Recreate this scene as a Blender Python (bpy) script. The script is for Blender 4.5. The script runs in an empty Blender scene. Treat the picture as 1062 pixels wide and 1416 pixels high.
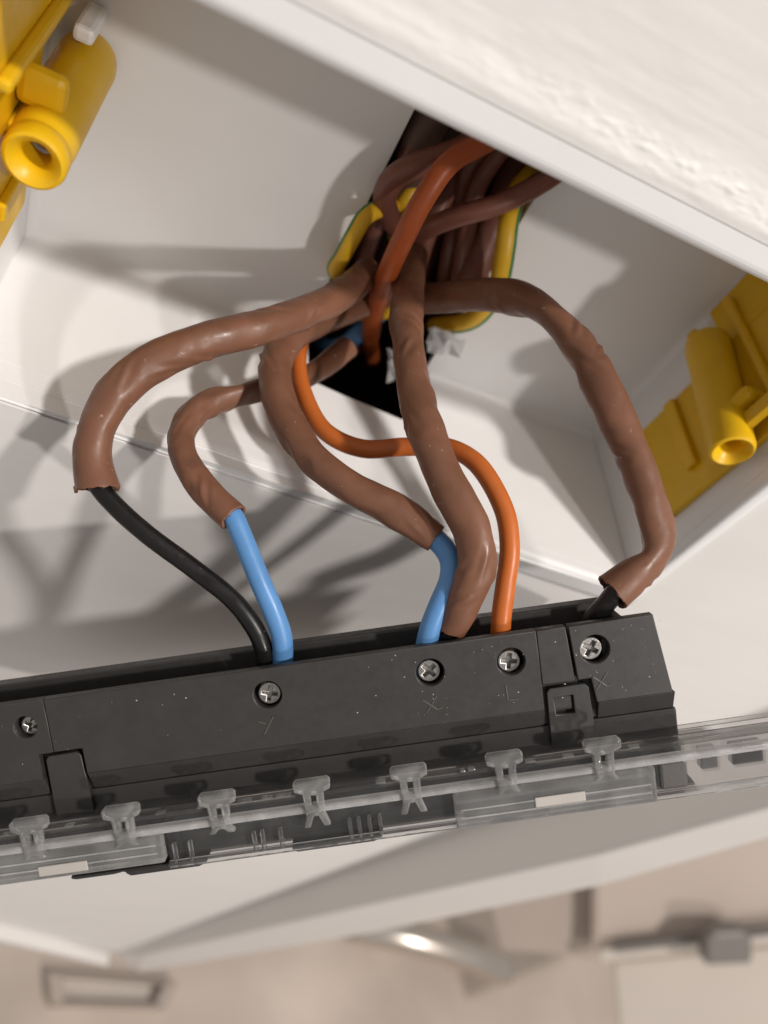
import bpy, bmesh, math, random
from mathutils import Vector, Matrix, noise
random.seed(7)
S = 0.001                                   # everything below is laid out in millimetres
scene = bpy.context.scene
C = scene.collection

# ------------------------------------------------------------------ camera
F, CU, CV = 1063.0, 531.0, 708.0            # photograph's focal length and centre in its own pixels
CAM = Vector((25.421, -90.983, 100.210))
RIGHT = Vector((0.9036, -0.0155, 0.4280)); DOWN = Vector((0.2596, -0.7750, -0.5762)); FWD = Vector((0.3406, 0.6318, -0.6963))
cd = bpy.data.cameras.new('camera'); cam = bpy.data.objects.new('camera', cd); C.objects.link(cam)
m = Matrix.Identity(4)
for i in range(3):
    m[i][0] = RIGHT[i]; m[i][1] = -DOWN[i]; m[i][2] = -FWD[i]; m[i][3] = CAM[i] * S
cam.matrix_world = m
cd.sensor_fit = 'VERTICAL'; cd.sensor_height = 36; cd.lens = 36 * F / 1416
cd.clip_start = 0.005; cd.clip_end = 50
cd.dof.use_dof = True; cd.dof.focus_distance = 0.117; cd.dof.aperture_fstop = 12.5
scene.camera = cam

# ------------------------------------------------------------------ world, lamps, exposure
wd = bpy.data.worlds.new('World'); scene.world = wd; wd.use_nodes = True
bg = wd.node_tree.nodes['Background']; bg.inputs[0].default_value = (1.0, 0.95, 0.91, 1); bg.inputs[1].default_value = 0.36
TARGET = Vector((67, 0, 25))
def lamp(name, direction, dist, size, power, col):
    d = Vector(direction).normalized()
    l = bpy.data.lights.new(name, 'AREA'); l.shape = 'DISK'; l.size = size; l.energy = power; l.color = col
    o = bpy.data.objects.new(name, l); C.objects.link(o)
    o.location = (TARGET + d * dist) * S
    o.rotation_euler = (-d).to_track_quat('-Z', 'Y').to_euler()
    return o
lamp('room_lamp', (0.63, -1.0, 0.61), 1300, 0.06, 5.5, (1.0, 0.945, 0.895))
lamp('ceiling_lamp', (0.41, -0.43, 0.80), 1500, 0.09, 16.5, (1.0, 0.95, 0.90))
vs = scene.view_settings
vs.view_transform = 'Standard'; vs.look = 'None'; vs.exposure = 0.12; vs.gamma = 1; vs.use_curve_mapping = False
scene.render.engine = 'CYCLES'
scene.cycles.max_bounces = 12; scene.cycles.transmission_bounces = 10; scene.cycles.transparent_max_bounces = 10

# ------------------------------------------------------------------ pixel -> place
def ray(u, v): return FWD + RIGHT * ((u - CU) / F) + DOWN * ((v - CV) / F)
def at(u, v, d): return CAM + ray(u, v) * d
def on(u, v, axis, val):
    r = ray(u, v); return CAM + r * ((val - CAM[axis]) / r[axis])
def yw(u, v, y): return on(u, v, 1, y)      # out-of-wall position y (wall face is y = 0, back of the box y = 43.7)

# ------------------------------------------------------------------ materials
def mat(name, col, rough=0.5, spec=0.5, metal=0.0, bump=0.0, bscale=400, var=0.0, vscale=150, stretch=(1, 1, 1), rvar=0.0, trans=0.0, ior=1.45, sss=0.0, bdist=0.0004, detail=5, speck=0.0):
    M = bpy.data.materials.new(name); M.use_nodes = True
    nt = M.node_tree; b = nt.nodes['Principled BSDF']
    b.inputs['Base Color'].default_value = (*col, 1); b.inputs['Roughness'].default_value = rough
    b.inputs['Specular IOR Level'].default_value = spec; b.inputs['Metallic'].default_value = metal
    b.inputs['Transmission Weight'].default_value = trans; b.inputs['IOR'].default_value = ior
    if sss:
        b.inputs['Subsurface Weight'].default_value = sss; b.inputs['Subsurface Scale'].default_value = 0.0006
    tc = nt.nodes.new('ShaderNodeTexCoord'); mp = nt.nodes.new('ShaderNodeMapping'); mp.inputs['Scale'].default_value = stretch
    nt.links.new(tc.outputs['Object'], mp.inputs['Vector'])
    if var:
        n = nt.nodes.new('ShaderNodeTexNoise'); n.inputs['Scale'].default_value = vscale; n.inputs['Detail'].default_value = 4
        nt.links.new(mp.outputs[0], n.inputs['Vector'])
        r = nt.nodes.new('ShaderNodeValToRGB')
        r.color_ramp.elements[0].position = 0.3; r.color_ramp.elements[1].position = 0.7
        r.color_ramp.elements[0].color = (*[max(0, c * (1 - var)) for c in col], 1); r.color_ramp.elements[1].color = (*[min(1, c * (1 + var)) for c in col], 1)
        nt.links.new(n.outputs[0], r.inputs[0]); nt.links.new(r.outputs[0], b.inputs['Base Color'])
    if speck:
        n = nt.nodes.new('ShaderNodeTexNoise'); n.inputs['Scale'].default_value = 900; n.inputs['Detail'].default_value = 3
        nt.links.new(tc.outputs['Object'], n.inputs['Vector'])
        r2 = nt.nodes.new('ShaderNodeMapRange'); r2.inputs[1].default_value = .69; r2.inputs[2].default_value = .76; r2.inputs[4].default_value = speck
        nt.links.new(n.outputs[0], r2.inputs[0]); mxc = nt.nodes.new('ShaderNodeMixRGB'); mxc.inputs[2].default_value = (.50, .40, .34, 1)
        nt.links.new(r2.outputs[0], mxc.inputs[0]); nt.links.new(r.outputs[0], mxc.inputs[1]); nt.links.new(mxc.outputs[0], b.inputs['Base Color'])
    if rvar:
        n = nt.nodes.new('ShaderNodeTexNoise'); n.inputs['Scale'].default_value = vscale * 3; n.inputs['Detail'].default_value = 6
        nt.links.new(mp.outputs[0], n.inputs['Vector'])
        r = nt.nodes.new('ShaderNodeMapRange'); r.inputs[1].default_value = .3; r.inputs[2].default_value = .7
        r.inputs[3].default_value = max(0, rough - rvar); r.inputs[4].default_value = min(1, rough + rvar)
        nt.links.new(n.outputs[0], r.inputs[0]); nt.links.new(r.outputs[0], b.inputs['Roughness'])
    if bump:
        n = nt.nodes.new('ShaderNodeTexNoise'); n.inputs['Scale'].default_value = bscale; n.inputs['Detail'].default_value = detail
        nt.links.new(mp.outputs[0], n.inputs['Vector'])
        bp = nt.nodes.new('ShaderNodeBump'); bp.inputs['Strength'].default_value = bump; bp.inputs['Distance'].default_value = bdist
        nt.links.new(n.outputs[0], bp.inputs['Height']); nt.links.new(bp.outputs[0], b.inputs['Normal'])
    return M
PAINT = mat('wall_paint', (.76, .735, .715), .62, .35, bump=.22, bscale=110, stretch=(.3, 1, 1.3), bdist=.0004, var=.025, vscale=60)
BOXW = mat('box_plastic', (.80, .79, .785), .40, .45, bump=.05, bscale=500, rvar=.06, var=.015, vscale=60)
YEL = mat('yellow_plastic', (.72, .43, .006), .36, .5, bump=.05, bscale=700, var=.05, vscale=120, rvar=.08, sss=.15)
DARK = mat('module_plastic', (.034, .032, .031), .44, .5, bump=.10, bscale=1800, bdist=.0001, var=.10, vscale=250, rvar=.08)
DARK2 = mat('core_plastic', (.030, .028, .027), .38, .5, var=.10, vscale=250, rvar=.06)
METAL = mat('screw_metal', (.36, .345, .33), .38, .5, 1.0, bump=.25, bscale=2500, bdist=.0001, var=.15, vscale=1500, rvar=.12)
SLEEVE = mat('brown_sleeving', (.172, .076, .044), .43, .45, bump=.20, bscale=300, bdist=.0006, var=.14, vscale=160, rvar=.14, sss=.06, speck=.5)
SLEEVE2 = mat('brown_insulation', (.17, .062, .042), .42, .5, bump=.15, bscale=350, bdist=.0004, var=.10, vscale=220, rvar=.08)
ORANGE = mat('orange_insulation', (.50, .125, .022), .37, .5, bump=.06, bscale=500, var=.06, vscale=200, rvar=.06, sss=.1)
SHADEO = mat('shaded_orange_insulation', (.32, .068, .016), .42, .4, bump=.08, bscale=400, var=.08, vscale=200, rvar=.06)  # redder orange, darkened so the colour carries the bundle's shade
BLUE = mat('blue_insulation', (.095, .245, .50), .38, .5, bump=.06, bscale=500, var=.06, vscale=200, rvar=.06, sss=.1)
BLACK = mat('black_insulation', (.010, .009, .009), .33, .42, bump=.15, bscale=600, bdist=.0002, rvar=.12, var=.2, vscale=200, speck=.12)
EYEL = mat('earth_yellow', (.72, .42, .02), .40, .5, bump=.1, bscale=400, var=.07, rvar=.06)
EGRN = mat('earth_green', (.05, .20, .06), .40, .5, bump=.1, bscale=400, var=.07)
DKB = mat('dark_sheath', (.12, .07, .052), .5, .4, bump=.2, bscale=300, var=.15)
GREY = mat('grey_sheath', (.30, .29, .28), .5, .4, bump=.2, bscale=300, var=.1)
CAVITY = mat('cavity_lining', (.050, .036, .030), .9, .2, bump=.6, bscale=200, bdist=.002, var=.4, vscale=120)  # dark brown with random mottling
GREYP = mat('beige_label', (.42, .39, .36), .5, .4, var=.05)
TRIM = mat('trim_paint', (.70, .67, .645), .38, .45, bump=.06, bscale=60, var=.02, vscale=20)
DUSTM = mat('dust', (.55, .52, .48), .8, .3)
MARK = mat('moulded_mark', (.075, .07, .065), .32, .6, bump=.3, bscale=3000, bdist=.0001)
def clear(name, tint, rough, milk, thin=.5):
    """clear moulded plastic: part refracting, part thin see-through, surface gloss and a little haze, more at grazing edges"""
    M = bpy.data.materials.new(name); M.use_nodes = True; nt = M.node_tree; b = nt.nodes['Principled BSDF']; out = nt.nodes['Material Output']
    N = nt.nodes.new; L = nt.links.new
    b.inputs['Base Color'].default_value = (*tint, 1); b.inputs['Transmission Weight'].default_value = 1; b.inputs['Roughness'].default_value = rough; b.inputs['IOR'].default_value = 1.49
    tr_ = N('ShaderNodeBsdfTransparent'); tr_.inputs[0].default_value = (.96, .96, .96, 1)
    gl = N('ShaderNodeBsdfGlossy'); gl.inputs['Roughness'].default_value = rough; fz_ = N('ShaderNodeFresnel'); fz_.inputs[0].default_value = 1.49
    m1 = N('ShaderNodeMixShader'); L(fz_.outputs[0], m1.inputs[0]); L(tr_.outputs[0], m1.inputs[1]); L(gl.outputs[0], m1.inputs[2])
    m0 = N('ShaderNodeMixShader'); m0.inputs[0].default_value = thin; L(b.outputs[0], m0.inputs[1]); L(m1.outputs[0], m0.inputs[2])
    d = N('ShaderNodeBsdfDiffuse'); d.inputs[0].default_value = (.80, .79, .78, 1)
    lw = N('ShaderNodeLayerWeight'); lw.inputs[0].default_value = .35
    tc = N('ShaderNodeTexCoord'); n = N('ShaderNodeTexNoise'); n.inputs['Scale'].default_value = 260; n.inputs['Detail'].default_value = 5; L(tc.outputs['Object'], n.inputs['Vector'])
    r = N('ShaderNodeMapRange'); r.inputs[1].default_value = .3; r.inputs[2].default_value = .75; r.inputs[3].default_value = milk * .4; r.inputs[4].default_value = milk * 1.2; L(n.outputs[0], r.inputs[0])
    e_ = N('ShaderNodeMath'); e_.operation = 'MULTIPLY_ADD'; L(lw.outputs['Facing'], e_.inputs[0]); e_.inputs[1].default_value = milk * 1.6; L(r.outputs[0], e_.inputs[2])
    mx = N('ShaderNodeMixShader'); L(e_.outputs[0], mx.inputs[0]); L(m0.outputs[0], mx.inputs[1]); L(d.outputs[0], mx.inputs[2]); L(mx.outputs[0], out.inputs['Surface'])
    return M
CLIP = clear('clear_plastic_clips', (.97, .97, .97), .05, .12, .90)
RIDGE = clear('clear_plastic_edge', (.97, .97, .97), .10, .26, .6)
CLEAR = clear('clear_plastic', (.96, .96, .96), .04, .03, .82)
FROST = clear('clear_plastic_scuffed', (.95, .95, .95), .10, .11, .6)
FILM = clear('crumpled_film', (.98, .98, .98), .10, .38, .5)

# ------------------------------------------------------------------ mesh helpers (inputs in mm, meshes in metres)
def link(name, me, material, parent=None, smooth=False):
    o = bpy.data.objects.new(name, me); C.objects.link(o)
    if material: me.materials.append(material)
    if smooth:
        for p in me.polygons: p.use_smooth = True
    if parent: o.parent = parent
    return o
def from_bm(name, bm, material, parent=None, smooth=False):
    bmesh.ops.recalc_face_normals(bm, faces=bm.faces)
    me = bpy.data.meshes.new(name); bm.to_mesh(me); bm.free()
    return link(name, me, material, parent, smooth)
def bevelled(o, w, seg=2, ang=35):
    md = o.modifiers.new('bevel', 'BEVEL'); md.width = w * S; md.segments = seg; md.limit_method = 'ANGLE'; md.angle_limit = math.radians(ang)
    md.harden_normals = False
    for p in o.data.polygons: p.use_smooth = False
    return o
def tag(o, label=None, cat=None, group=None, kind=None):
    for k, v in (('label', label), ('category', cat), ('group', group), ('kind', kind)):
        if v: o[k] = v
    return o
def empty(name, loc=(0, 0, 0)):
    o = bpy.data.objects.new(name, None); C.objects.link(o); o.location = Vector(loc) * S; o.empty_display_size = .005
    return o
def box_bm(bm, lo, hi):
    v = [bm.verts.new(Vector((x, y, z)) * S) for x in (lo[0], hi[0]) for y in (lo[1], hi[1]) for z in (lo[2], hi[2])]
    for f in ((0, 1, 3, 2), (4, 6, 7, 5), (0, 4, 5, 1), (2, 3, 7, 6), (0, 2, 6, 4), (1, 5, 7, 3)): bm.faces.new([v[i] for i in f])
def box(name, lo, hi, material, parent=None, bev=0.0):
    bm = bmesh.new(); box_bm(bm, lo, hi); o = from_bm(name, bm, material, parent)
    if bev: bevelled(o, bev)
    return o
def prism(name, poly, vec, material, parent=None, bev=0.0):
    """poly: 3-D points of a planar outline, extruded by vec"""
    bm = bmesh.new(); a = [bm.verts.new(Vector(p) * S) for p in poly]; b = [bm.verts.new((Vector(p) + Vector(vec)) * S) for p in poly]
    bm.faces.new(a); bm.faces.new(b[::-1])
    for i in range(len(a)): j = (i + 1) % len(a); bm.faces.new((a[i], b[i], b[j], a[j]))
    o = from_bm(name, bm, material, parent)
    if bev: bevelled(o, bev)
    return o
def circle(cx, cy, r, n=28): return [(cx + r * math.cos(2 * math.pi * i / n), cy + r * math.sin(2 * math.pi * i / n)) for i in range(n)]
def plate_mesh(name, loops, t, bev=0.0):
    """flat sheet in local XY with holes, thickness t (z -t..0), rounded edges; mm"""
    cu = bpy.data.curves.new(name, 'CURVE'); cu.dimensions = '2D'; cu.fill_mode = 'BOTH'
    for lp in loops:
        sp = cu.splines.new('POLY'); sp.points.add(len(lp) - 1)
        for p, q in zip(sp.points, lp): p.co = (q[0] * S, q[1] * S, 0, 1)
        sp.use_cyclic_u = True
    cu.extrude = (t / 2 - bev) * S; cu.bevel_depth = bev * S; cu.bevel_resolution = 1; cu.offset = -bev * S
    ob = bpy.data.objects.new(name, cu); C.objects.link(ob)
    dg = bpy.context.evaluated_depsgraph_get(); me = bpy.data.meshes.new_from_object(ob.evaluated_get(dg))
    bpy.data.objects.remove(ob); me.name = name; me.materials.clear()
    me.transform(Matrix.Translation((0, 0, -t / 2 * S)))
    return me
def place(me, X, Y, O):
    """map local x->X, y->Y, z->X cross Y, origin O (mm)"""
    X = Vector(X).normalized(); Y = Vector(Y).normalized(); Z = X.cross(Y); M = Matrix.Identity(4)
    for i in range(3): M[i][0] = X[i]; M[i][1] = Y[i]; M[i][2] = Z[i]; M[i][3] = O[i] * S
    me.transform(M); return me
def lathe(name, prof, O, axis, material, parent=None, n=36, closed=False):
    """prof: (radius, distance along axis)"""
    A = Vector(axis).normalized(); U = A.orthogonal().normalized(); V = A.cross(U); bm = bmesh.new(); rings = []
    for r, h in prof: rings.append([bm.verts.new((Vector(O) + A * h + (U * math.cos(2 * math.pi * i / n) + V * math.sin(2 * math.pi * i / n)) * r) * S) for i in range(n)])
    for a, b in zip(rings, rings[1:]):
        for i in range(n): j = (i + 1) % n; bm.faces.new((a[i], a[j], b[j], b[i]))
    if prof[0][0] > .01 and not closed: bm.faces.new(rings[0])
    if prof[-1][0] > .01 and not closed: bm.faces.new(rings[-1][::-1])
    o = from_bm(name, bm, material, parent, True)
    md = o.modifiers.new('split', 'EDGE_SPLIT'); md.split_angle = math.radians(40)
    return o
def catmull(P, sub=14):
    """P: list of Vectors (any dim as list of tuples) -> dense"""
    out = []; n = len(P)
    for i in range(n - 1):
        p0 = P[i - 1] if i else [2 * a - b for a, b in zip(P[0], P[1])]; p1 = P[i]; p2 = P[i + 1]
        p3 = P[i + 2] if i + 2 < n else [2 * a - b for a, b in zip(P[-1], P[-2])]
        for k in range(sub):
            s = k / sub
            out.append([.5 * (2 * b + (c - a) * s + (2 * a - 5 * b + 4 * c - d) * s * s + (-a + 3 * b - 3 * c + d) * s ** 3) for a, b, c, d in zip(p0, p1, p2, p3)])
    out.append(list(P[-1])); return out
def tube(name, pts, r, material, parent=None, n=22, wob=0.0, wl=6.0, wall=0.0, flat=None, seed=0, sub=14, ragged=0.0, flare=0.0, oval=0.0, dents=0):
    """swept tube through pts (mm). wob = uneven surface (mm); wall>0 = open hollow far end; flat: {index: (scale across, scale along)} pinches"""
    ext = []
    for i, p in enumerate(pts):
        f = (flat or {}).get(i, (1, 1)); ext.append((*p, f[0], f[1]))
    D = catmull(ext, sub); P = [Vector(d[:3]) for d in D]; N = len(P)
    T = [(P[min(i + 1, N - 1)] - P[max(i - 1, 0)]).normalized() for i in range(N)]
    U = (FWD.cross(T[0])).normalized(); fr = []
    for i in range(N):
        U = (U - T[i] * U.dot(T[i])).normalized(); fr.append((U.copy(), T[i].cross(U)))
    rnd = random.Random(seed * 13 + 5); DN = []
    for k in range(dents):
        i = rnd.randrange(int(N * .12), N - 3); a = rnd.uniform(0, 2 * math.pi); dr = fr[i][0] * math.cos(a) + fr[i][1] * math.sin(a)
        DN.append((P[i] + dr * r, rnd.uniform(1.2, 3.0), rnd.uniform(.10, .34), (T[i] + fr[i][0] * rnd.uniform(-1, 1) + fr[i][1] * rnd.uniform(-1, 1)).normalized(), rnd.uniform(1.0, 2.4)))
    CR = []
    for k in range(dents):
        i = rnd.randrange(int(N * .12), N - 3); a = rnd.uniform(0, 2 * math.pi); dr = fr[i][0] * math.cos(a) + fr[i][1] * math.sin(a)
        CR.append((P[i] + dr * r, rnd.uniform(2.2, 5.5), rnd.uniform(.12, .30), (T[i] * rnd.choice((1, 1, .3)) + T[i].cross(dr) * rnd.uniform(-.7, .7)).normalized()))
    def radius(i, a, q):
        u, v = fr[i]; dr = u * math.cos(a) + v * math.sin(a)
        rr = r * (1 + 0)
        if wob:
            w = noise.noise(q / wl + dr * .55 + Vector((seed * 7.3, 0, 0))) + .45 * noise.noise(q / (wl * .38) + dr * .9 + Vector((0, seed * 5.1, 0)))
            rr += wob * w
        if oval: rr *= 1 + oval * (1 + noise.noise(q / 9 + Vector((seed, 3, 1)))) * math.cos(2 * (a - 3.0 * noise.noise(q / 16 + Vector((1, seed, 8)))))
        for c, ln_, dp, ax in CR:
            dv = q + dr * r - c; al = dv.dot(ax); pe = (dv - ax * al).length
            if abs(al) < ln_ and pe < 3: rr += dp * (1 - (al / ln_) ** 2) * (.7 * math.exp(-pe / .35) - .9 * math.exp(-((pe - .9) / .6) ** 2))
        for c, sz, dp, ax, el in DN:
            dv = q + dr * r - c; al = dv.dot(ax); pe = (dv - ax * al).length
            if abs(al) < sz * el * 3 and pe < sz * 3: g_ = math.exp(-(al / (sz * el)) ** 2); rr += -dp * g_ * math.exp(-(pe / (sz * .62)) ** 2) + dp * .35 * g_ * math.exp(-((pe - sz * 1.15) / (sz * .4)) ** 2)
        return rr
    bm = bmesh.new(); rings = []
    L = [0]
    for i in range(1, N): L.append(L[-1] + (P[i] - P[i - 1]).length)
    def ring(i, rad_off, shift=0.0, keep_rag=False):
        u, v = fr[i]; out = []
        for k in range(n):
            a = 2 * math.pi * k / n; rr = radius(i, a, P[i]) + rad_off
            if flare: rr += flare * max(0, 1 - (L[-1] - L[i]) / 5.0) ** 2
            c = P[i] + u * math.cos(a) * rr * D[i][3] + v * math.sin(a) * rr * D[i][4] + T[i] * shift
            if ragged and i == N - 1: c += T[i] * ragged * (noise.noise(Vector((math.cos(a) * 1.6, math.sin(a) * 1.6, seed))) + .5 * noise.noise(Vector((math.cos(a) * 5, math.sin(a) * 5, seed + 3))))
            out.append(bm.verts.new(c * S))
        return out
    for i in range(N): rings.append(ring(i, 0))
    if wall:
        i = N - 1; rings.append(ring(i, -wall)); 
        j = N - 1
        while j > 1 and L[-1] - L[j] < 7: j -= 1
        for i in range(N - 2, j - 1, -1): rings.append(ring(i, -wall))
    for a, b in zip(rings, rings[1:]):
        for i in range(n): k = (i + 1) % n; bm.faces.new((a[i], a[k], b[k], b[i]))
    bm.faces.new(rings[0]); bm.faces.new(rings[-1][::-1])
    return from_bm(name, bm, material, parent, True)

# ------------------------------------------------------------------ wall (structure)
DB = 43.7
crease = [yw(1240, 926, 0), yw(1062, 990, 0), yw(640, 1145, 0), yw(400, 1231, 0), yw(163, 1316, 0)]
bot_l = yw(-60, 1268, 0); bot_l2 = yw(-260, 1210, 0)
out = [(crease[0].x + 10, 420)] + [(c.x, c.z) for c in crease] + [(bot_l.x, bot_l.z), (bot_l2.x - 120, bot_l2.z + 40), (-420, 420)]
hole = [(-6.3, .45), (138.0, -7.75), (136, 72.3), (-5, 72.3)]
me = place(plate_mesh('wall', [out, hole], 9, 0.0), (1, 0, 0), (0, 0, 1), (0, 0, 0))
wall = tag(link('wall', me, PAINT), kind='structure')
# uneven filler and brush ridges along the upper flange
def ridge(name, x0, x1, z0, z1, nx, nz, fn):
    bm = bmesh.new(); g = []
    for j in range(nz + 1):
        for i in range(nx + 1):
            x = x0 + (x1 - x0) * i / nx; z = z0 + (z1 - z0) * j / nz
            g.append(bm.verts.new(Vector((x, fn(x, z, i / nx, j / nz), z)) * S))
    for j in range(nz):
        for i in range(nx): a = j * (nx + 1) + i; bm.faces.new((g[a], g[a + 1], g[a + nx + 2], g[a + nx + 1]))
    return from_bm(name, bm, PAINT, wall, True)
def fil(x, z, s, t):
    zone = .25 + .75 * max(0, 1 - abs((x - 76) / 26) ** 3)
    lump = noise.fractal(Vector((x * .10, 1, z * .30)), 1, 2, 4)
    fine = noise.fractal(Vector((x * .42, 5, z * .95)), 1, 2, 3)
    stroke = noise.noise(Vector((x * .045, 7, z * .9))) * .5 + noise.noise(Vector((x * .06, 3, z * 2.1))) * .25
    d = max(0, z - 73 - .5 * noise.noise(Vector((x * .12, 0, 9))))
    base = .80 * math.exp(-(d / 3.2) ** 1.5) + .12 * math.exp(-d / 9)
    rough = (.10 * lump + .07 * stroke) * math.exp(-d / 14) + max(-.05, fine) * .27 * zone * math.exp(-((z - 75.2 - lump) / 1.7) ** 2)
    k = min(1, (z - 71.7) / 1.3); k = k * k * (3 - 2 * k) if k > 0 else 0
    edge = min(1, s * 10, (1 - s) * 10) * min(1, (1 - t) * 4)
    return -edge * (base * (.94 + .06 * k) + rough * k + .04) + .06 * (1 - min(1, (1 - t) * 4))
ridge('filler_ridge', -14, 132, 71.7, 98, 420, 130, fil)
# wall edge behind the crease: splayed return panel and its front rim, and the bottom bead
pd = (crease[1] - crease[3]).normalized(); pn = pd.cross(Vector((0, 1, 0))).normalized()
def on_plane(u, v, O, n):
    r = ray(u, v); return CAM + r * ((O - CAM).dot(n) / r.dot(n))
up = [(1240, 1072), (1062, 1120), (830, 1183), (520, 1250), (196, 1322)]
lo_ = [(1240, 1112), (1062, 1160), (830, 1226), (520, 1290), (186, 1346)]
RU = [on_plane(u, v, crease[2], pn) for u, v in up]
RL = [on(u, v, 1, p.y) for (u, v), p in zip(lo_, RU)]
bm = bmesh.new()
rows = [[c + Vector((0, .0, 0)) for c in crease], RU, RL, [p + Vector((2, 60, 0)) for p in RL], [c + Vector((8, 60, 0)) for c in crease]]
V = [[bm.verts.new(p * S) for p in r] for r in rows]
for a, b in zip(V, V[1:] + V[:1]):
    for i in range(4): bm.faces.new((a[i], a[i + 1], b[i + 1], b[i]))
bm.faces.new([r[0] for r in V]); bm.faces.new([r[-1] for r in V][::-1])
o = bevelled(from_bm('wall_return', bm, TRIM), 1.5, 3, 30); tag(o, 'white painted return panel standing out from the wall edge below the box', 'trim panel')
b0, b1 = yw(-260, 1212, 0), yw(152, 1316, 0)
q0, q1 = on(-260, 1244, 1, -7), on(150, 1341, 1, -7)
o = prism('bottom_bead', [b0, b0 + Vector((0, -7, 0)), q0, q0 + Vector((0, 14, -2))], b1 - b0, TRIM, None, 1.2)
tag(o, 'narrow white bead along the bottom edge of the wall', 'trim')

# wall cavity behind the knocked-out hole
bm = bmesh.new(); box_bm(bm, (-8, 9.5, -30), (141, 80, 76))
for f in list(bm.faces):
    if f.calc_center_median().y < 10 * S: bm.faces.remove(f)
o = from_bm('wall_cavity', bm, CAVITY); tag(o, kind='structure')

# ------------------------------------------------------------------ recessed back box
bb = empty('back_box', (66, 0, 0)); tag(bb, 'white plastic recessed two-gang back box with yellow fixing lugs', 'back box')
bb.location = (0, 0, 0)
hx0, hx1 = 56.6, 84.6
me = place(plate_mesh('back_panel', [[(-1, -1), (hx0, -1), (hx0 - .4, 20), (hx0 + .2, 58), (hx1 - 1, 58), (hx1 + .2, 30), (hx1, -1), (134, -1), (134, 68), (-1, 68)]], 1.5, .15), (-1, 0, 0), (0, 0, 1), (0, DB + 1.5, 0))
for v in me.vertices: v.co.x = -v.co.x
me.flip_normals(); link('back_panel', me, BOXW, bb)
# floor of the box: joined pieces cut round the opening
def sheet(name, pts, vec, bev=.2): return prism(name, pts, vec, BOXW, bb, bev)
fl = lambda x: 6.0 - .0624 * x
sheet('floor_panel', [(-.2, fl(0) + 3, 0), (133.2, fl(133) + 3, 0), (133.2, DB, 0), (86, DB, 0), (84.5, 30, 0), (79, 26.8, 0), (66, 28.2, 0), (58.0, 29.4, 0), (57, DB, 0), (-.2, DB, 0)], (0, 0, -1.5), .15)
sheet('top_panel', [(0, 2.2, 67), (133, 2.2, 67), (133, DB, 67), (0, DB, 67)], (0, 0, 1.4))
sheet('end_panel', [(0, fl(0) + 3, 0), (0, DB, 0), (0, DB, 67), (0, 2.2, 67)], (-1.5, 0, 0))
sheet('end_panel', [(133, fl(133) + 3, 0), (133, DB, 0), (133, DB, 67), (133, 2.2, 67)], (1.5, 0, 0))
# rounded fillets in the back corners
def fillet(name, p, q, a, b, r):
    bm = bmesh.new(); p, q, a, b = map(Vector, (p, q, a, b)); k = 6; rr = []
    for e in (p, q):
        row = [e] + [e + a * r + b * r - a * r * math.sin(math.pi / 2 * i / k) - b * r * math.cos(math.pi / 2 * i / k) for i in range(k + 1)]
        rr.append([bm.verts.new(x * S) for x in row])
    for i in range(1, k + 1): bm.faces.new((rr[0][i], rr[0][i + 1], rr[1][i + 1], rr[1][i]))
    for r_ in rr: bm.verts.remove(r_[0])
    return from_bm(name, bm, BOXW, bb, True)
e = .03
fillet('corner_fillet', (0, DB, e), (56.4, DB, e), (0, -1, 0), (0, 0, 1), 2.0)
fillet('corner_fillet', (86, DB, e), (133, DB, e), (0, -1, 0), (0, 0, 1), 2.0)
fillet('corner_fillet', (e, DB, 0), (e, DB, 67), (0, -1, 0), (1, 0, 0), 2.0)
fillet('corner_fillet', (133 - e, DB, 0), (133 - e, DB, 67), (0, -1, 0), (-1, 0, 0), 2.0)
# flange ring around the opening
I = [Vector(p) for p in ((0, fl(0), 0), (133, fl(133), 0), (133, -.8, 67), (0, -.8, 67))]
I0 = [Vector((p.x, p.y + 3, p.z)) for p in I]   # inner lip continues into the panels
O1 = [Vector(p) for p in ((-6, -.5, .85), (137.3, -1.0, -7.4), (137.3, -.75, 73), (-6, -.75, 73))]
O2 = [Vector((p.x, 2.5, p.z)) for p in O1]
bm = bmesh.new(); V = [[bm.verts.new(p * S) for p in r] for r in (I0, I, O1, O2)]
for a, b in zip(V, V[1:]):
    for i in range(4): j = (i + 1) % 4; bm.faces.new((a[i], a[j], b[j], b[i]))
bevelled(from_bm('flange', bm, BOXW, bb), 1.5, 5, 25)

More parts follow.
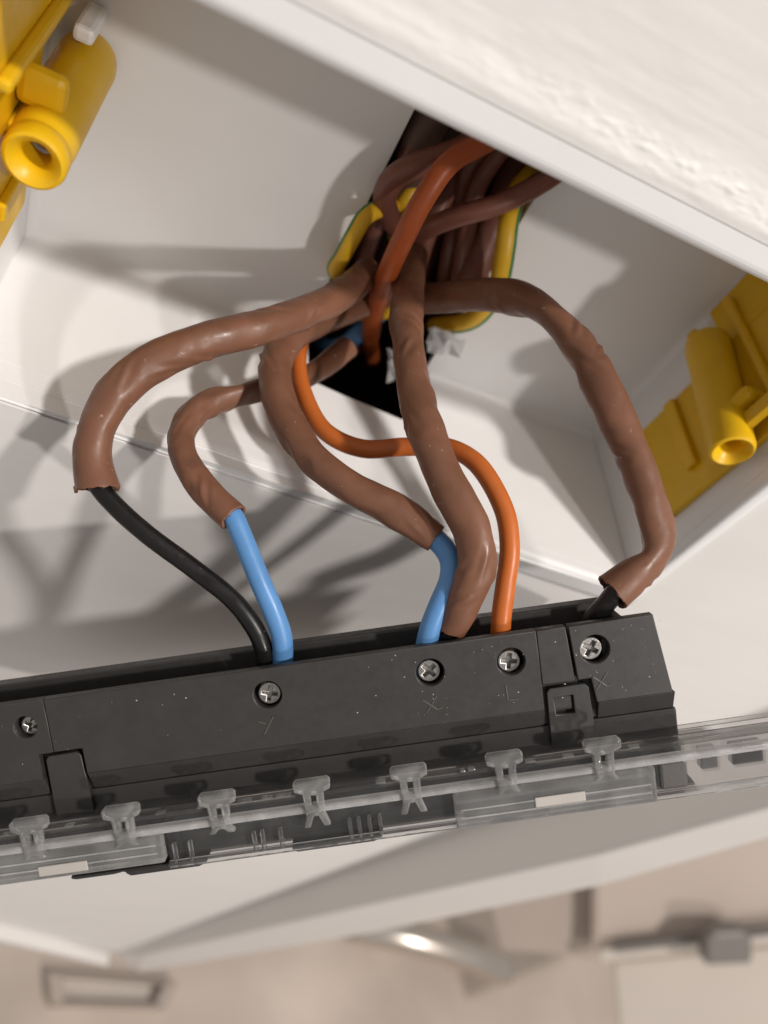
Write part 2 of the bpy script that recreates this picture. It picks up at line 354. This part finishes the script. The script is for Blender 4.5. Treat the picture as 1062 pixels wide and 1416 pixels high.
# yellow fixing lugs with screw bosses, one per end wall
def lug(side, yb, end, yend, clip):
    X = (lambda d: d) if side < 0 else (lambda d: 133 - d)
    def bx(name, a, b, parent, bev=.3):
        lo = (min(X(a[0]), X(b[0])), a[1], a[2]); hi = (max(X(a[0]), X(b[0])), b[1], b[2]); return box(name, lo, hi, YEL, parent, bev)
    z0, z1, y0, y1 = 15.0, 62, 6.5, 31
    pl = bx('mounting_lug', (0.05, y0, z0), (1.6, y1, z1), bb, .35)
    bx('lug_plate', (0.05, y1 + .02, z0 + 26), (1.6, DB - 1, z1), pl, .35)
    cx, cz = X(6.3), 36.8
    k = [(1.75, 30), (1.8, yb + 2.2), (2.05, yb + 1.5), (2.9, yb + .35), (3.5, yb), (3.95, yb + .25), (4.15, yb + .9), (4.15, yb + 3.2), (3.9 if side < 0 else 4.15, yb + 3.5)]
    lathe('screw_boss', k + [(4.2, yb + 6), (4.4, yend - 6), (4.5, yend - 2), (4.2, yend), (3.0, yend + .2)], (cx, 0, cz), (0, 1, 0), YEL, pl, 40, True)
    bo = pl.children[-1]; piv = Vector((cx, yb, cz)) * S
    M = Matrix.Translation(piv) @ Vector((0, 1, 0)).rotation_difference((Vector(end) - Vector((cx, yb, cz))).normalized()).to_matrix().to_4x4() @ Matrix.Translation(-piv)
    bo.data.transform(M)
    bx('gusset', (1.55, yb + 5, cz - 1.2), (4, 40, cz + 1.2), pl, .4)
    if side > 0: bx('lug_web', (4.2, yb + 3.0, cz + 3.0), (6.2, yb + 6.0, cz + 20), pl, .5)
    bx('lug_rib', (1.55, y0 + .3, cz + 8.5), (3.4, DB - 3, cz + 10.3), pl, .6)
    bx('lug_rib', (1.55, 12, z0 + 8.5), (2.9, y1 - .5, z0 + 11.5), pl, .4)
    bx('lug_tab', (1.55, yb + 7.0, cz + 3.0), (8.0, yb + 9.6, cz + 8.5), pl, 1.2)
    lathe('boss_bore', [(1.78, yb + 6), (1.3, yb + 6.2), (0.01, yb + 8)], (cx, 0, cz), (0, 1, 0), METAL, pl, 20, True)
    c = Vector(clip); box('lug_clip', c - Vector((1.5, 4, 1.2)), c + Vector((1.5, 6, 1.2)), BOXW, bb, .7)
lug(-1, 8.8, (6.0, 42.8, 36.8), 42.6, (6.0, 37.5, 43.7)); lug(1, 4.0, (128.6, 32, 39.5), 33, on(1044, 462, 1, 34))

# ------------------------------------------------------------------ switch module hanging on its wires
M1 = (RIGHT * .9905 + DOWN * -.138).normalized()
M2 = (DOWN * .982 + RIGHT * .137 + FWD * .13); M2 = (M2 - M1 * M2.dot(M1)).normalized()
MY = (M1.cross(-M2)) * -1                     # away from the camera
MZ = -M2
MO = at(903, 850, 113)
mod = empty('switch_module'); MW = Matrix.Identity(4)
for i in range(3): MW[i][0] = M1[i]; MW[i][1] = MY[i]; MW[i][2] = MZ[i]; MW[i][3] = MO[i] * S
mod.matrix_world = MW
tag(mod, 'dark grey light switch module with clear plastic front frame hanging by its wires', 'switch module')
def mp(u, v, y=0):                            # photo pixel -> local (x, z) on the module plane at depth y
    r = ray(u, v); O = MO + MY * y; s = (O - CAM).dot(MY) / r.dot(MY); p = CAM + r * s - MO
    return p.dot(M1), p.dot(MZ)
XL = -114.0
def fx(u, v): return mp(u, v)[0]
def fz(u, v): return mp(u, v)[1]
ZC = fz(600, 1003)                            # where the chamfer starts
def face_panel(name, outline, holes=(), t=1.7):
    me = place(plate_mesh(name, [outline] + [circle(x, z, r) for x, z, r in holes], t, .12), (1, 0, 0), (0, 0, 1), (0, 0, 0))
    return link(name, me, DARK, mod)
xs1 = fx(66, 1000); xc = fx(748, 930); xd = fx(788, 905)
n0, n1 = fx(753, 965), fx(821, 965); zn = fz(785, 944)
l0, l1 = fx(58, 1060), fx(117, 1060); zl = fz(88, 1040)
SCR = [(35, 1006), (370, 961), (595, 930), (707, 915), (823, 898)]
scr = [mp(u, v) for u, v in SCR]
g = .16
ZT = -.0
face_panel('terminal_cover', [(XL, ZT), (xs1 - .05, ZT), (xs1 - .05, zl + g), (l0 - g, zl + g), (l0 - g, ZC), (XL, ZC)], [(scr[0][0], scr[0][1], 1.7)])
face_panel('terminal_cover', [(xs1 + .05, ZT), (xc - .04, ZT), (xc - .04, zn), (n0 - g, zn + g), (n0 - g, ZC), (l1 + g, ZC), (l1 + g, zl + g), (xs1 + .05, zl + g)], [(x, z, 2.1) for x, z in scr[1:4]])
face_panel('terminal_cover', [(xc + .04, ZT), (xd - .22, ZT), (xd - .22 + .6, zn + g), (xc + .04, zn + g)])
dr = 1.9
face_panel('terminal_cover', [(xd + .22, ZT), (-.0, ZT), (dr, ZC), (n1 + g + .3, ZC), (n1 + g - .2, zn + g), (xd + .22 + .6, zn + g)], [(scr[4][0], scr[4][1], 2.2)])
ZB = fz(600, 1030)
def chamfer(x0, x1, ext=0):
    prism('cover_chamfer', [(x0, 0.02, ZC), (x0, 1.7, ZC), (x0, 2.4, ZB), (x0, 1.5, ZB)], (x1 - x0, 0, 0), DARK, mod, .1)
chamfer(XL, l0 - g); chamfer(l1 + g, n0 - g); chamfer(n1 + g + .5, dr + .35)
# latch tabs that rise from the base into the covers
ZBB = ZB - 5.2
def latch(x0, x1, zt, hole):
    ol = [(x0, ZBB + 2), (x0 + .15, zt - .6), (x0 + .7, zt), (x1 - .7, zt), (x1 - .15, zt - .6), (x1 + .2, ZBB + 2)]
    lo = [ol]
    if hole: lo.append(hole)
    me = place(plate_mesh('latch_tab', lo, 1.2, .14), (1, 0, 0), (0, 0, 1), (0, .55, 0)); link('latch_tab', me, DARK, mod)
hx = [mp(767, 967), mp(794, 963), mp(797, 988), mp(771, 991)]
latch(n0 + .35, n1 - .25, zn - .75, hx)
latch(l0 + .3, l1 - .3, zl - .5, None)
box('latch_pad', (fx(768, 980), 1.0, fz(780, 986)), (fx(795, 980), 1.7, fz(780, 966)), DARK, mod, .2)
# housing: base block, terminal trough, rear ridge, rear body
xr = fx(868, 840)
box('base_block', (XL, 1.45, ZBB - 1), (fx(941, 1000) + .15, 46, ZB - .12), DARK, mod, .35)
box('housing', (XL, 1.75, ZB), (.6, 10.9, -6.5), DARK, mod, .2)
box('rear_ridge', (XL - 10, 8.2, -6.6), (xr + .4, 11.0, .75), DARK, mod, .3)
box('trough_end', (xr - .9, 1.75, -6.6), (xr + .38, 8.3, -.9), DARK, mod, .25)
for k in range(9): box('trough_divider', (-7.5 - 11.95 * k, 1.72, -6.6), (-6.7 - 11.95 * k, 8.25, -3.2), DARK, mod, .1)
# screws down the holes
def screw(x, z, rot, rad, dy=.75, dx=0, dz=0):
    prof = [(rad, 3), (rad, .25), (rad - .16, .04), (rad - .4, 0), (.01, .02)]
    s = lathe('screw', [(rad, 4), (rad, .9)], (0, 0, 0), (0, 1, 0), METAL, mod, 28)
    a, b = rad * .70, rad * .17
    cr = [(-b, -a), (b, -a), (b, -b), (a, -b), (a, b), (b, b), (b, a), (-b, a), (-b, b), (-a, b), (-a, -b), (-b, -b)]
    me = place(plate_mesh('screw_head', [circle(0, 0, rad, 30), cr], .9, .14), (1, 0, 0), (0, 0, 1), (0, 0, 0))
    h = link('screw_head', me, METAL, s)
    s.location = Vector((x + dx, dy, z + dz)) * S; s.rotation_euler = (0, rot, 0)
for (x, z), rot, rad, dx, dz, dy in zip(scr, (.5, .3, .9, .2, .6), (1.5, 1.7, 1.7, 1.7, 1.75), (.3, .15, -.1, -.15, -.42), (-.2, -.15, -.1, -.3, -.12), (1.2, 1.05, 1.1, 1.2, 1.0)): screw(x, z, rot, rad, dy, dx, dz)
# moulded letters under the screws
def stroke(x0, z0, x1, z1, w=.22):
    d = Vector((x1 - x0, 0, z1 - z0)); nrm = Vector((-d.z, 0, d.x)).normalized() * w / 2; a = Vector((x0, .02, z0)); b = Vector((x1, .02, z1))
    o = prism('terminal_mark', [a + nrm, b + nrm, b - nrm, a - nrm], (0, -.11, 0), MARK, mod, .04)
def mark(u, v, kind):
    x, z = mp(u, v)
    if kind == 'X':
        stroke(x - .9, z - 1.2, x + .9, z + 1.2); stroke(x - 1.3, z + .9, x + .7, z - .9); stroke(x + .7, z - .9, x + 1.5, z - .7)
    if kind == 'L':
        stroke(x - .6, z + 1.3, x - .5, z - 1.1); stroke(x - .5, z - 1.1, x + 1.0, z - 1.1)
    if kind == '/':
        stroke(x - .8, z - 1.3, x + .9, z + 1.2); stroke(x - 1.4, z + .8, x - .3, z + .3)
mark(371, 1003, '/'); mark(597, 974, 'X'); mark(706, 958, 'L'); mark(832, 942, 'X')
# dust specks on the dark covers
bm = bmesh.new()
for k in range(95):
    u = random.choice((random.gauss(600, 60), random.gauss(740, 90), random.uniform(0, 920), random.gauss(840, 40))); f = random.random()
    zt = 968 - u * .131; v = zt + 8 + f * 118
    if not 0 < u < 915: continue
    x, z = mp(u, v); r = random.choice((.04, .05, .06, .07, .10))
    if z < ZC: continue
    c = Vector((x, -.02, z)); el = random.uniform(.6, 1.8)
    vv = [bm.verts.new((c + Vector(d)) * S) for d in ((r * el, 0, 0), (0, 0, r), (-r * el, 0, 0), (0, 0, -r), (0, -r * .8, 0), (0, r * .5, 0))]
    for i in range(4): bm.faces.new((vv[i], vv[(i + 1) % 4], vv[4])); bm.faces.new((vv[(i + 1) % 4], vv[i], vv[5]))
o = from_bm('dust_specks', bm, DUSTM, mod); o['kind'] = 'stuff'
# clear front frame seen from its long edge
YF = -4.0
def zf(u, v, y=YF): return mp(u, v, y)[1]
def xf(u, v=1100, y=YF): return mp(u, v, y)[0]
ZL0, ZL1 = zf(430, 1100), zf(430, 1113)       # thin top ledge
ZR0, ZR1 = zf(430, 1113), zf(430, 1124)       # bright ridge
ZK = zf(430, 1176)                            # lower edge
XR = xf(1062, 1030) + 14
fr = box('clear_frame', (xf(213), YF + 1.3, ZK), (XR, YF + 3.0, ZL0), CLEAR, mod, .25)
box('frame_wall', (XL, YF + 1.3, ZK + 1.5), (xf(213) - .02, YF + 3.0, ZL0), CLEAR, fr, .25)
box('frame_ledge', (XL, YF + .5, ZL0 - .55), (XR, YF + 5.8, ZL0 + .25), CLEAR, fr, .2)
box('frame_ridge', (XL, YF - .2, ZR1), (XR, YF + 1.25, ZR0 - .1), RIDGE, fr, .25)
box('frame_foot', (xf(213), YF + .35, ZK - .1), (XR, YF + 1.25, ZK + .9), CLEAR, fr, .25)
for a, b in ((-80, 213), (626, 908)): box('frame_block', (xf(a), YF - .6, ZK + (1.5 if a < 0 else .3)), (xf(b), YF + 1.22, ZR1 - .08), FROST, fr, .35)
for a, b, mt in ((35, 105, BOXW), (738, 808, BOXW)):
    z = zf(a, 1193 if a < 100 else 1105); box('frame_window', (xf(a), YF - .85, ZK + 2.2), (xf(b), YF - .62, ZK + 3.7), GREYP, fr, .1)
for a, b in ((-80, 205), (634, 900)):
    for f in (.35, .62): box('block_seam', (xf(a), YF - .75, ZK + (1.5 if a < 0 else .3) + (ZR1 - ZK) * f * .8), (xf(b), YF - .62, ZK + (1.7 if a < 0 else .5) + (ZR1 - ZK) * f * .8), RIDGE, fr, .05)
TABS = [(40, 1135), (167, 1119), (300, 1104), (431, 1086), (565, 1068), (697, 1050), (832, 1030)]
for k, (u, v) in enumerate(TABS):
    x = xf(u, v); tp = ZL0 + 2.5; lg = ZR1 - (1.9 if k in (3, 4) else .9)
    ol = [(x - 2.6, tp - 1.5), (x - 2.7, tp - .4), (x - 2.3, tp), (x + 2.3, tp), (x + 2.7, tp - .4), (x + 2.6, tp - 1.5), (x + 1.5, tp - 1.9), (x + 1.35, ZR1 - .3), (x + 1.9, lg), (x + 1.0, lg), (x + .35, ZR1 - .3), (x - .35, ZR1 - .3), (x - 1.0, lg), (x - 1.9, lg), (x - 1.35, ZR1 - .3), (x - 1.5, tp - 1.9)]
    me = place(plate_mesh('frame_clip', [ol, [(x - .45, ZR0), (x + .45, ZR0), (x + .45, ZL0 + .3), (x - .45, ZL0 + .3)]], 1.5, .22), (1, 0, 0), (0, 0, 1), (0, YF - .75, 0)); link('frame_clip', me, CLIP, fr)
for u in (225, 248, 340, 352, 378, 477, 490, 505, 520): box('frame_rib', (xf(u) - .28, YF + .2, ZK + .7), (xf(u) + .28, YF + 1.25, ZR1 - 2.1), CLEAR, fr, .15)
for k in range(26):
    x = random.uniform(XL + 3, 2); w = random.uniform(.5, 1.6); box('ledge_glint', (x, YF + .35, ZL0 + .1), (x + w, YF + 1.4, ZL0 + .1 + random.uniform(.15, .32)), FROST, fr, .1)  # milky bits added to draw the bright glints along the ledge
box('inner_core', (XL, YF + 5.9, ZK + .4), (fx(944, 1010) + .3, 50, ZBB - 1.05), DARK2, mod, .3)
box('front_panel', (XL, YF + 3.6, ZK - .25), (fx(944, 1010) + 1, 60, ZK + .35), DARK2, mod, .2)
for a, b, d in ((145, 268, .95), (388, 522, .85), (205, 140, .3), (640, 762, .45), (66, 145, .35)):
    a, b = min(a, b), max(a, b); prism('front_lip', [(xf(a), YF + 1.6, ZK + .1), (xf(b), YF + 1.6, ZK + .1), (xf(b) - .5, YF + 1.6, ZK - .1 - d * .6), (xf(b) - 1.6, YF + 1.6, ZK - .1 - d), (xf(a) + .8, YF + 1.6, ZK - .1 - d), (xf(a) + .1, YF + 1.6, ZK - .1 - d * .5)], (0, 6, 0), DARK2, mod, .2)
box('frame_insert', (xf(918), YF + 1.0, ZK + 1.0), (xf(958), YF + 5, ZR1 - .3), MARK, mod, .5)
box('frame_insert', (xf(985), YF + 3.2, ZK + 2.2), (xf(1010), YF + 5, ZR1 - .3), GREY, mod, .3)
box('frame_insert', (xf(1030), YF + 3.2, ZK + 2.2), (xf(1075), YF + 5, ZR1 - .3), DARK2, mod, .3)

# ------------------------------------------------------------------ wires
A = lambda L: [at(*p) for p in L]
def wire(name, label, sleeve, core, rs, rc, ms, mc, flat=None, seed=0, flare=.25, wob=.17, ragged=1.1):
    root = empty(name); tag(root, label, 'wire')
    if sleeve: tube('sleeve', A(sleeve), rs, ms, root, wob=wob, wl=7, wall=.45, flat=flat, seed=seed, flare=flare, ragged=ragged, oval=.055, dents=12, n=52, sub=34)
    if core: tube('insulation', A(core), rc, mc, root, wob=.03, wl=5, seed=seed + 11, n=18)
    return root
wire('sleeved_wire', 'black wire leaving the thick brown sleeve with a torn end near the wall',
     [(508, 376, 146), (480, 402, 138), (440, 424, 131), (400, 440, 126), (345, 455, 121), (270, 477, 117), (195, 512, 115), (145, 567, 114), (128, 620, 114), (134, 676, 114)],
     [(128, 640, 114), (134, 668, 114), (160, 700, 114), (205, 740, 114), (262, 782, 115), (318, 826, 115.5), (348, 862, 116), (364, 896, 117), (368, 935, 119)], 2.75, 1.45, SLEEVE, BLACK,
     {6: (1.02, 1), 8: (1.04, 1), 9: (1.12, 1.1)}, 1, .3)
wire('sleeved_wire', 'blue wire leaving a thin brown sleeve beside the black wire',
     [(480, 480, 148), (440, 512, 142), (390, 532, 136), (335, 546, 131), (285, 560, 127), (254, 592, 123), (254, 632, 120), (282, 676, 117), (323, 716, 115)],
     [(309, 701, 115.4), (322, 714, 115), (338, 750, 115), (358, 800, 115), (378, 846, 115.5), (390, 885, 116.5), (390, 935, 119)], 2.12, 1.62, SLEEVE, BLUE,
     {3: (.74, 1.15), 4: (1.05, 1), 5: (1.0, 1.0)}, 2, .1, .13, .35)
wire('sleeved_wire', 'blue wire leaving the brown sleeve that curves under the loop of orange wire',
     [(500, 420, 152), (440, 445, 142), (398, 470, 134), (380, 510, 129), (392, 570, 125), (428, 628, 121), (482, 672, 118.5), (545, 705, 117.5), (603, 745, 116.5)],
     [(570, 722, 117), (603, 746, 116.4), (622, 772, 115.5), (622, 802, 115), (607, 838, 115), (594, 872, 115.5), (588, 905, 117), (587, 935, 119)], 2.72, 1.66, SLEEVE, BLUE,
     {8: (.82, .8)}, 3, -.15, .17, .2)
wire('sleeved_wire', 'thick brown sleeve running straight down from the cable hole to the terminals, hiding its wire',
     [(572, 350, 150), (565, 395, 141), (562, 445, 132), (570, 520, 124), (588, 595, 118), (620, 672, 114), (652, 735, 112.5), (658, 785, 112.5), (640, 838, 114.5), (624, 870, 116)],
     [(640, 838, 114.5), (624, 868, 116), (616, 900, 118), (612, 930, 120)], 2.75, 1.3, SLEEVE, BLACK, {3: (1.02, .98), 7: (1.02, .96), 8: (.9, 1), 9: (.84, .9)}, 4, -.1, .2, .3)
wire('sleeved_wire', 'black wire leaving the kinked brown sleeve that arches to the right end of the box',
     [(560, 415, 152), (610, 412, 145), (660, 408, 138), (712, 412, 132), (757, 432, 127), (802, 482, 124), (842, 555, 121), (874, 630, 119), (902, 703, 117), (911, 745, 116), (901, 777, 115.4), (874, 797, 115), (846, 819, 115)],
     [(888, 782, 115), (860, 808, 115), (838, 835, 116), (818, 858, 118), (806, 885, 120)], 2.85, 1.5, SLEEVE, BLACK, {3: (1.04, 1), 4: (.80, 1.08), 5: (1, 1), 7: (1.05, .95), 8: (.94, 1.02), 9: (.78, 1.1), 10: (.64, 1.12), 11: (.98, 1.06), 12: (1.06, 1.0)}, 5, .2, .22, .6)
wire('orange_wire', 'bare bright orange wire looping behind the straight brown sleeve to the terminals', None,
     [(470, 420, 152), (425, 455, 143), (412, 495, 136), (420, 545, 132), (448, 595, 129), (500, 620, 127.5), (560, 618, 126.5), (615, 618, 124), (660, 642, 121), (695, 700, 118), (705, 755, 116.5), (699, 810, 116), (693, 860, 116.3), (692, 925, 119)], 0, 1.55, None, ORANGE, None, 6)

# bundle of circuit cables packed in the opening (y = distance behind the wall face)
B = lambda L: [yw(u, v, y + 10) for u, v, y in L]
def strand(name, label, pts, r, material, wob=.06, seed=0, end=0.0):
    o = tube(name, B(pts), r * 1.08, material, None, wob=wob, wl=6, seed=seed, n=18, wall=end); return tag(o, label, 'wire')
strand('orange_strand', 'reddish orange wire, coloured darker for shade, slanting down across the front of the cable bundle', [(735, 140, 30), (680, 190, 27), (625, 222, 22), (590, 268, 19), (560, 325, 18), (535, 380, 20), (520, 425, 26), (512, 462, 34), (515, 500, 48)], 1.75, SHADEO, seed=21)
strand('brown_strand', 'reddish brown wire curling round at the left of the cable bundle', [(700, 165, 36), (640, 205, 31), (580, 228, 28), (545, 246, 29), (532, 275, 31), (545, 310, 36), (580, 340, 46)], 2.0, SLEEVE2, seed=22)
strand('brown_strand', 'brown wire crossing the bundle from its right corner to the middle', [(800, 215, 36), (750, 252, 31), (690, 282, 28), (630, 300, 28), (580, 322, 33), (545, 352, 46)], 1.75, SLEEVE2, seed=23)
strand('brown_strand', 'short brown wire rising steeply between the crossing wires of the bundle', [(690, 180, 42), (650, 230, 40), (635, 290, 40), (620, 350, 40), (612, 400, 44)], 1.5, SLEEVE2, seed=24)
strand('brown_cable', 'wide dark brown cable next to the striped earth wire at the right of the hole', [(720, 210, 48), (700, 270, 42), (672, 330, 38), (655, 385, 36), (650, 430, 40)], 3.2, SLEEVE2, .12, 25)
strand('brown_strand', 'brown wire stub ending under the orange wire in the bundle', [(555, 380, 40), (535, 410, 36), (520, 440, 35), (515, 464, 36)], 1.45, SLEEVE2, seed=26)
strand('dark_cable', 'dark brown sheathed cable at the top left of the opening', [(640, 90, 42), (592, 170, 38), (574, 215, 38), (555, 300, 44)], 3.4, DKB, .2, 27)
strand('brown_cable', 'dark brown cable deep in the middle of the opening', [(690, 130, 58), (640, 230, 54), (590, 330, 52), (560, 420, 56)], 3.6, SLEEVE2, .2, 28)
strand('brown_cable', 'short brown cable end lying below the left brown sleeve', [(500, 470, 44), (470, 492, 36), (446, 512, 31), (428, 522, 28)], 2.0, SLEEVE2, .15, 29, .4)
strand('blue_strand', 'blue wire peeking out below the bundle', [(540, 420, 44), (505, 452, 37), (478, 475, 35), (455, 480, 38), (440, 470, 46)], 1.7, BLUE, .1, 30)
strand('brown_strand', 'thin brown wire leaning along the left edge of the hole', [(625, 130, 40), (580, 190, 36), (545, 255, 37), (515, 325, 39), (496, 380, 42)], 1.7, SLEEVE2, seed=31)
strand('dark_cable', 'dark cable filling the gap behind the curling brown wire', [(650, 120, 56), (600, 230, 50), (545, 330, 48), (510, 400, 52)], 3.2, DKB, .2, 32)
strand('brown_strand', 'brown wire bending down behind the right earth wire', [(770, 190, 50), (720, 250, 46), (690, 310, 44), (680, 380, 46)], 1.8, SLEEVE2, seed=33)
strand('brown_strand', 'reddish brown wire passing under the crossing wire in the middle of the bundle', [(705, 190, 40), (662, 255, 38), (644, 325, 36), (634, 392, 38)], 1.7, SLEEVE2, seed=34)
strand('brown_strand', 'brown wire tucked between the orange wire and the straight sleeve', [(640, 230, 44), (605, 290, 38), (585, 340, 36), (568, 400, 40)], 1.8, SLEEVE2, seed=35)
def earth(label, pts, r, seed, side):
    root = empty('earth_wire'); tag(root, label, 'wire')
    P = B(pts); tube('insulation', P, r, EYEL, root, n=18, wob=.05, seed=seed)
    D = [Vector(d) for d in catmull([tuple(p) for p in P], 6)]
    Q = []
    for i, p in enumerate(D):
        t = (D[min(i + 1, len(D) - 1)] - D[max(0, i - 1)]).normalized(); s = t.cross((CAM - p).normalized()).normalized() * -side
        Q.append(p + s * r * .52 + (CAM - p).normalized() * r * .12)
    tube('green_stripe', [tuple(q) for q in Q], r * .58, EGRN, root, n=12, sub=2)
    return root
earth('yellow and green earth wire bowing down the right edge of the hole', [(770, 210, 48), (722, 255, 37), (704, 300, 31), (698, 345, 28), (688, 395, 27), (665, 432, 28), (640, 446, 31), (600, 450, 42)], 1.9, 41, 1)
earth('yellow and green earth wire looping out at the left edge of the hole', [(580, 280, 46), (535, 287, 34), (508, 298, 29), (490, 325, 27), (474, 355, 27), (464, 372, 29), (470, 382, 37)], 1.55, 42, -1)
earth('yellow earth wire lying low under the left brown sleeve', [(450, 400, 48), (480, 425, 35), (510, 432, 33), (545, 425, 38), (570, 390, 48)], 1.7, 43, 1)
earth('yellow earth wire at the right top corner of the hole', [(790, 170, 55), (755, 240, 42), (738, 270, 40), (715, 330, 46)], 2.0, 44, 1)
earth('short yellow earth wire showing between the orange wires', [(600, 240, 42), (572, 262, 37), (552, 290, 37), (545, 330, 44)], 1.4, 45, -1)
# crumpled film in the opening
def film(name, label, c, y, w, h, seed):
    nx = ny = 4; bm = bmesh.new(); g = []
    for j in range(ny + 1):
        for i in range(nx + 1):
            u = c[0] + w * (i / nx - .5); v = c[1] + h * (j / ny - .5) + w * .12 * (i / nx - .5)
            p = yw(u, v, y); k = Vector((i * .62, j * .62, seed))
            p += Vector((noise.noise(k), noise.noise(k + Vector((9, 0, 0))) * 1.6, noise.noise(k + Vector((0, 9, 0))))) * 2.2
            g.append(bm.verts.new(p * S))
    for j in range(ny):
        for i in range(nx): a = j * (nx + 1) + i; bm.faces.new((g[a], g[a + 1], g[a + nx + 2], g[a + nx + 1]))
    o = from_bm(name, bm, FILM); md = o.modifiers.new('thick', 'SOLIDIFY'); md.thickness = .00012
    return tag(o, label, 'plastic film')
film('plastic_film', 'crumpled clear plastic film hanging at the bottom of the cable hole', (552, 506), 38, 34, 46, 3)
film('plastic_film', 'crumpled clear plastic film tucked behind the straight brown sleeve at the right', (612, 474), 40, 40, 34, 8)

# ------------------------------------------------------------------ room beyond the wall edge, far out of focus
ZW = -900
WT = mat('worktop_stone', (.58, .49, .42), .32, .5, var=.22, vscale=4.5, rvar=.1)
me = bpy.data.meshes.new('worktop'); me.from_pydata([Vector(p) * S for p in ((-2500, -900, ZW), (3500, -900, ZW), (3500, 2500, ZW), (-2500, 2500, ZW))], [], [(0, 1, 2, 3)])
tag(link('worktop', me, WT), kind='structure')
PANEL = mat('drawer_paint', (.58, .49, .43), .45, .4, var=.03, vscale=8)
PALE = mat('pale_panel', (.68, .61, .545), .45, .4, var=.04, vscale=8)
DIM = mat('brown_panel', (.44, .37, .32), .5, .4, var=.08, vscale=8)
STEEL = mat('grey_handle', (.20, .18, .165), .4, .5)
def slab(name, quad, d, thick, material, parent=None, bev=4):
    P = [at(u, v, dd) for (u, v), dd in zip(quad, d)]; n = (P[1] - P[0]).cross(P[3] - P[0]).normalized()
    if n.dot(FWD) < 0: n = -n
    return prism(name, P, n * thick, material, parent, bev)
cu_ = empty('drawer_unit'); tag(cu_, 'pale drawer unit with a long bar handle, out of focus beyond the trim', 'drawer unit')
slab('upper_panel', [(822, 1180), (1150, 1080), (1150, 1285), (822, 1318)], (760, 700, 700, 760), 40, PANEL, cu_)
slab('ledge', [(826, 1314), (1150, 1281), (1150, 1300), (826, 1334)], (752, 690, 690, 752), 40, PALE, cu_)
slab('lower_panel', [(846, 1330), (1150, 1300), (1150, 1480), (860, 1480)], (760, 700, 680, 740), 40, PALE, cu_)
slab('bar_handle', [(848, 1307), (1150, 1276), (1150, 1286), (848, 1319)], (740, 680, 680, 740), 10, STEEL, cu_, 2)
slab('side_panel', [(660, 1190), (820, 1160), (820, 1326), (690, 1316)], (800, 790, 790, 800), 30, DIM, cu_)
kb = slab('handle_knob', [(976, 1300), (986, 1289), (1030, 1287), (1042, 1298), (1042, 1334), (976, 1337)], (690,) * 6, 20, STEEL, None, 4); tag(kb, 'dark grey knob standing in front of the bar handle', 'knob')
tr = empty('tray'); tag(tr, 'small brown framed tray lying on the worktop, out of focus', 'tray')
def tw(u, v, h=0): return on(u, v, 2, ZW + h)
q = [tw(62, 1348), tw(238, 1362), tw(222, 1398), tw(66, 1394)]
prism('tray_base', q, (0, 0, 6), PALE, tr, 1)
ins = lambda a, b, f: a + (b - a) * f
cen = sum(q, Vector()) / 4
for i in range(4):
    a, b = q[i], q[(i + 1) % 4]; prism('tray_side', [a + Vector((0, 0, 6)), b + Vector((0, 0, 6)), ins(b, cen, .22) + Vector((0, 0, 6)), ins(a, cen, .22) + Vector((0, 0, 6))], (0, 0, 22), DIM, tr, 2)
CHROME = mat('satin_metal', (.74, .67, .60), .28, .5, 1.0)
p = tw(585, 1302, 40); lp = (TARGET + Vector((.41, -.43, .80)).normalized() * 1500 - p).normalized(); hv = (lp + (CAM - p).normalized()).normalized()
a, b = tw(500, 1283, 40), tw(720, 1336, 40)
for k in range(6):
    dlt = -hv.dot(b - a) / hv.z; b = tw(720, 1336, max(10, b.z - ZW + dlt))
rl = empty('streak_rail'); tag(rl, 'made-up satin metal rail on posts, reflecting the lamp as a bright streak', 'rail')  # invented rail, tilted so the lamp's reflection forms a bright streak
dn = Vector((0, 0, -1))
tube('rail_bar', [a + dn * 10, a.lerp(b, .22), a.lerp(b, .45) + dn * 2, a.lerp(b, .72) + dn * 14, b + dn * 34], 17, CHROME, rl, n=28)
for q in (a.lerp(b, .22), a.lerp(b, .72) + dn * 14): tube('post', [q, (q + Vector((q.x, q.y, ZW))) / 2, Vector((q.x, q.y, ZW))], 7, CHROME, rl, n=14)
